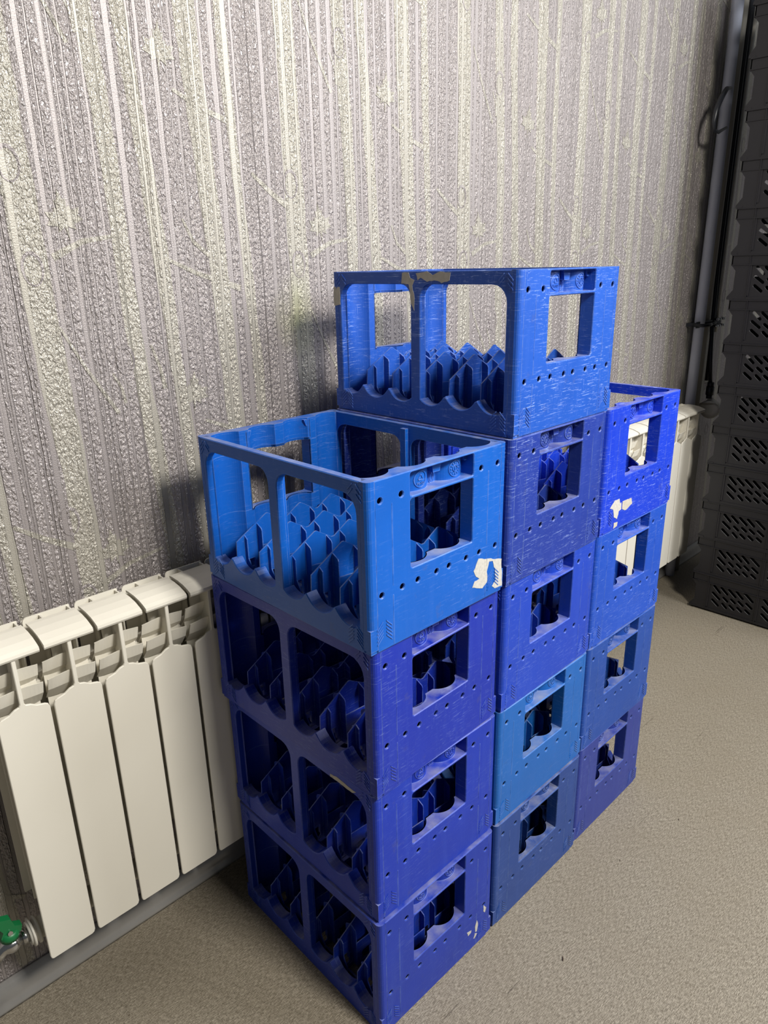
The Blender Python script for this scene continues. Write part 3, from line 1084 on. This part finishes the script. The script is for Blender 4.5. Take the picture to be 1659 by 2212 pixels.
ME_BS, ME_BE, ME_BB = black_side(), black_end(), black_base()
ORD = ['lowest', 'second from the floor', 'third from the floor', 'fourth from the floor', 'fifth from the floor', 'sixth from the floor', 'seventh from the floor', 'eighth from the floor',
       'ninth from the floor', 'tenth from the floor', 'eleventh from the floor', 'twelfth from the floor', 'thirteenth from the floor', 'fourteenth from the floor', 'fifteenth from the floor']
jr = random.Random(11)
for k in range(15):
    lean = max(0.0, k * BP - 0.9) * 0.040
    t = thing('ventilated_crate', 'black slotted plastic crate, %s in the tall stack at the right edge' % ORD[k], 'crate',
              (BX0 + jr.uniform(-0.002, 0.002), lean + jr.uniform(-0.002, 0.002), 0.007 + k * (BP + 0.0001)), 0, 'black slotted crates in the tall stack')
    w = BX1 - BX0
    obj('side_panel', ME_BS, t)
    obj('end_panel', ME_BE, t)
    o = obj('side_panel', ME_BS, t, (w, BY0 + BY1, 0), (0, 0, PI))
    o = obj('end_panel', ME_BE, t, (w, BY0 + BY1, 0), (0, 0, PI))
    obj('base', ME_BB, t)
    if k == 0:
        for fy in (BY0 + 0.04, BY1 - 0.04):
            obj('foot', MB().box(0.02, w - 0.02, fy - 0.012, fy + 0.012, -0.007, 0.004).mesh('foot', M_BLACK), t)

# ------------------------------------------------------------------ pipes in the far corner


def pipe(name, label, pts, r, mat, seg=14, cat='pipe'):
    mb = MB()
    mb.tube(pts, r, seg)
    o = obj(name, mb.mesh(name, mat))
    return tag(o, label, cat)


pipe('riser_pipe', 'thick grey riser pipe running up the wall beside the black crates', [(2.138, 0.492, 0.0), (2.138, 0.492, 1.2), (2.138, 0.492, 2.74)], 0.0185, M_PIPE)
pipe('riser_pipe', 'slimmer beige riser pipe right of the thick grey pipe', [(2.206, 0.497, 0.0), (2.206, 0.497, 1.2), (2.206, 0.497, 2.74)], 0.0125, M_PIPE2)
pipe('rubber_hose', 'thin dark hose hanging to a black connector above the radiator end', [(2.252, 0.470, 0.775), (2.246, 0.478, 0.86), (2.242, 0.486, 0.98), (2.241, 0.492, 1.2), (2.241, 0.492, 2.70)], 0.0072, M_HOSE, 10, 'hose')
pipe('rubber_hose', 'second thin dark hose, just right of the one with the connector', [(2.2685, 0.492, 0.78), (2.2685, 0.494, 1.0), (2.2685, 0.495, 1.4), (2.2685, 0.495, 2.70)], 0.0072, M_HOSE, 10, 'hose')
pipe('white_strip', 'narrow white conduit standing behind the black crates', [(2.312, 0.500, 0.96), (2.312, 0.500, 1.2), (2.312, 0.500, 2.70)], 0.0075, M_WHITEP, 10, 'strip')  # narrow upright white strip between the hoses and the black crates

c = thing('hose_connector', 'black ribbed hose connector above the radiator end', 'connector', (2.2520, 0.468, 0.715))
for nm, z0, z1, r in (('collar', 0.046, 0.062, 0.0125), ('sleeve', 0.014, 0.046, 0.0145), ('tip', 0.0, 0.014, 0.011)):
    mb = MB()
    mb.tube([(0, 0, z0), (0, 0, z1)], r, 12)
    obj(nm, mb.mesh(nm, M_HOSE), c)
e = thing('wrapped_fitting', 'white bulging pipe fitting at the right end of the far radiator', 'fitting', (2.262, 0.462, 0.672))
mb = MB()
mb.tube([(-0.020, 0, 0.0), (-0.016, 0, 0.0), (-0.012, 0, 0.0), (0.0, 0, 0.004), (0.006, 0, 0.02), (0.0015, 0.006, 0.039)], [0.018, 0.030, 0.038, 0.044, 0.030, 0.012], 14)
obj('elbow', mb.mesh('elbow', M_WHITEP), e)

b = thing('pipe_clamp', 'dark pipe clamp with bright screws across the risers', 'clamp', (2.2, 0.475, 1.0))
mb = MB()
mb.box(-0.105, 0.112, 0.008, 0.012, -0.011, 0.011)
mb.tube([(-0.110, 0.020, 0), (-0.108, -0.018, 0), (-0.075, -0.026, 0), (-0.042, -0.018, 0), (-0.040, 0.020, 0)], 0.006, 8)
mb.tube([(-0.020, 0.020, 0), (-0.018, -0.005, 0), (0.005, -0.009, 0), (0.028, -0.005, 0), (0.030, 0.015, 0)], 0.005, 8)
mb.box(-0.100, 0.110, 0.010, 0.052, -0.006, 0.006)
obj('strap', mb.mesh('strap', M_HOSE), b)
for sx in (0.046, 0.070, 0.104):
    for sz in (-0.012, 0.012):
        mb = MB()
        mb.tube([(sx, 0.006, sz), (sx, -0.008, sz)], 0.005, 8)
        obj('screw', mb.mesh('screw', M_CHROME), b)
pipe('cable_strap', 'curved dark strap hooked over the thick grey riser pipe',
     [(2.124, 0.476, 1.757), (2.052, 0.460, 1.742), (1.999, 0.452, 1.708), (1.974, 0.452, 1.675), (1.964, 0.452, 1.639), (1.976, 0.453, 1.613), (2.020, 0.456, 1.614), (2.124, 0.475, 1.640)],
     [0.004, 0.0075, 0.009, 0.009, 0.007, 0.006, 0.006, 0.004], M_HOSE, 8, 'strap')

# ------------------------------------------------------------------ crumbs on the floor


def crumb(x, y, s, label):
    mb = MB()
    r = random.Random(int(x * 1000) + 5)
    pts = [(x + 0.4 * s * math.cos(0.6) * k, y + 0.4 * s * math.sin(0.6) * k, 0.35 * s) for k in range(-3, 4)]
    rad = [0.12 * s, 0.28 * s, 0.34 * s * r.uniform(0.8, 1), 0.35 * s, 0.30 * s * r.uniform(0.7, 1), 0.24 * s, 0.1 * s]
    mb.tube(pts, rad, 7)
    tag(obj('crumb', mb.mesh('crumb', M_CRUMB)), label, 'crumb', 'crumbs on the floor')


CRUMBS = ((0.3357, -0.1371, 0.0040, 'brown crumb on the floor in front of the nearest stack'),
          (0.6232, -0.0980, 0.0022, 'tiny dark crumb on the floor in front of the middle stack'),
          (0.8275, -0.1360, 0.0026, 'tiny crumb on the floor in front of the farthest blue stack'),
          (-0.2848, 0.3422, 0.0018, 'tiny black crumb on the floor below the left radiator'))
for cx_, cy_, s_, lab in CRUMBS:
    crumb(cx_, cy_, s_, lab)
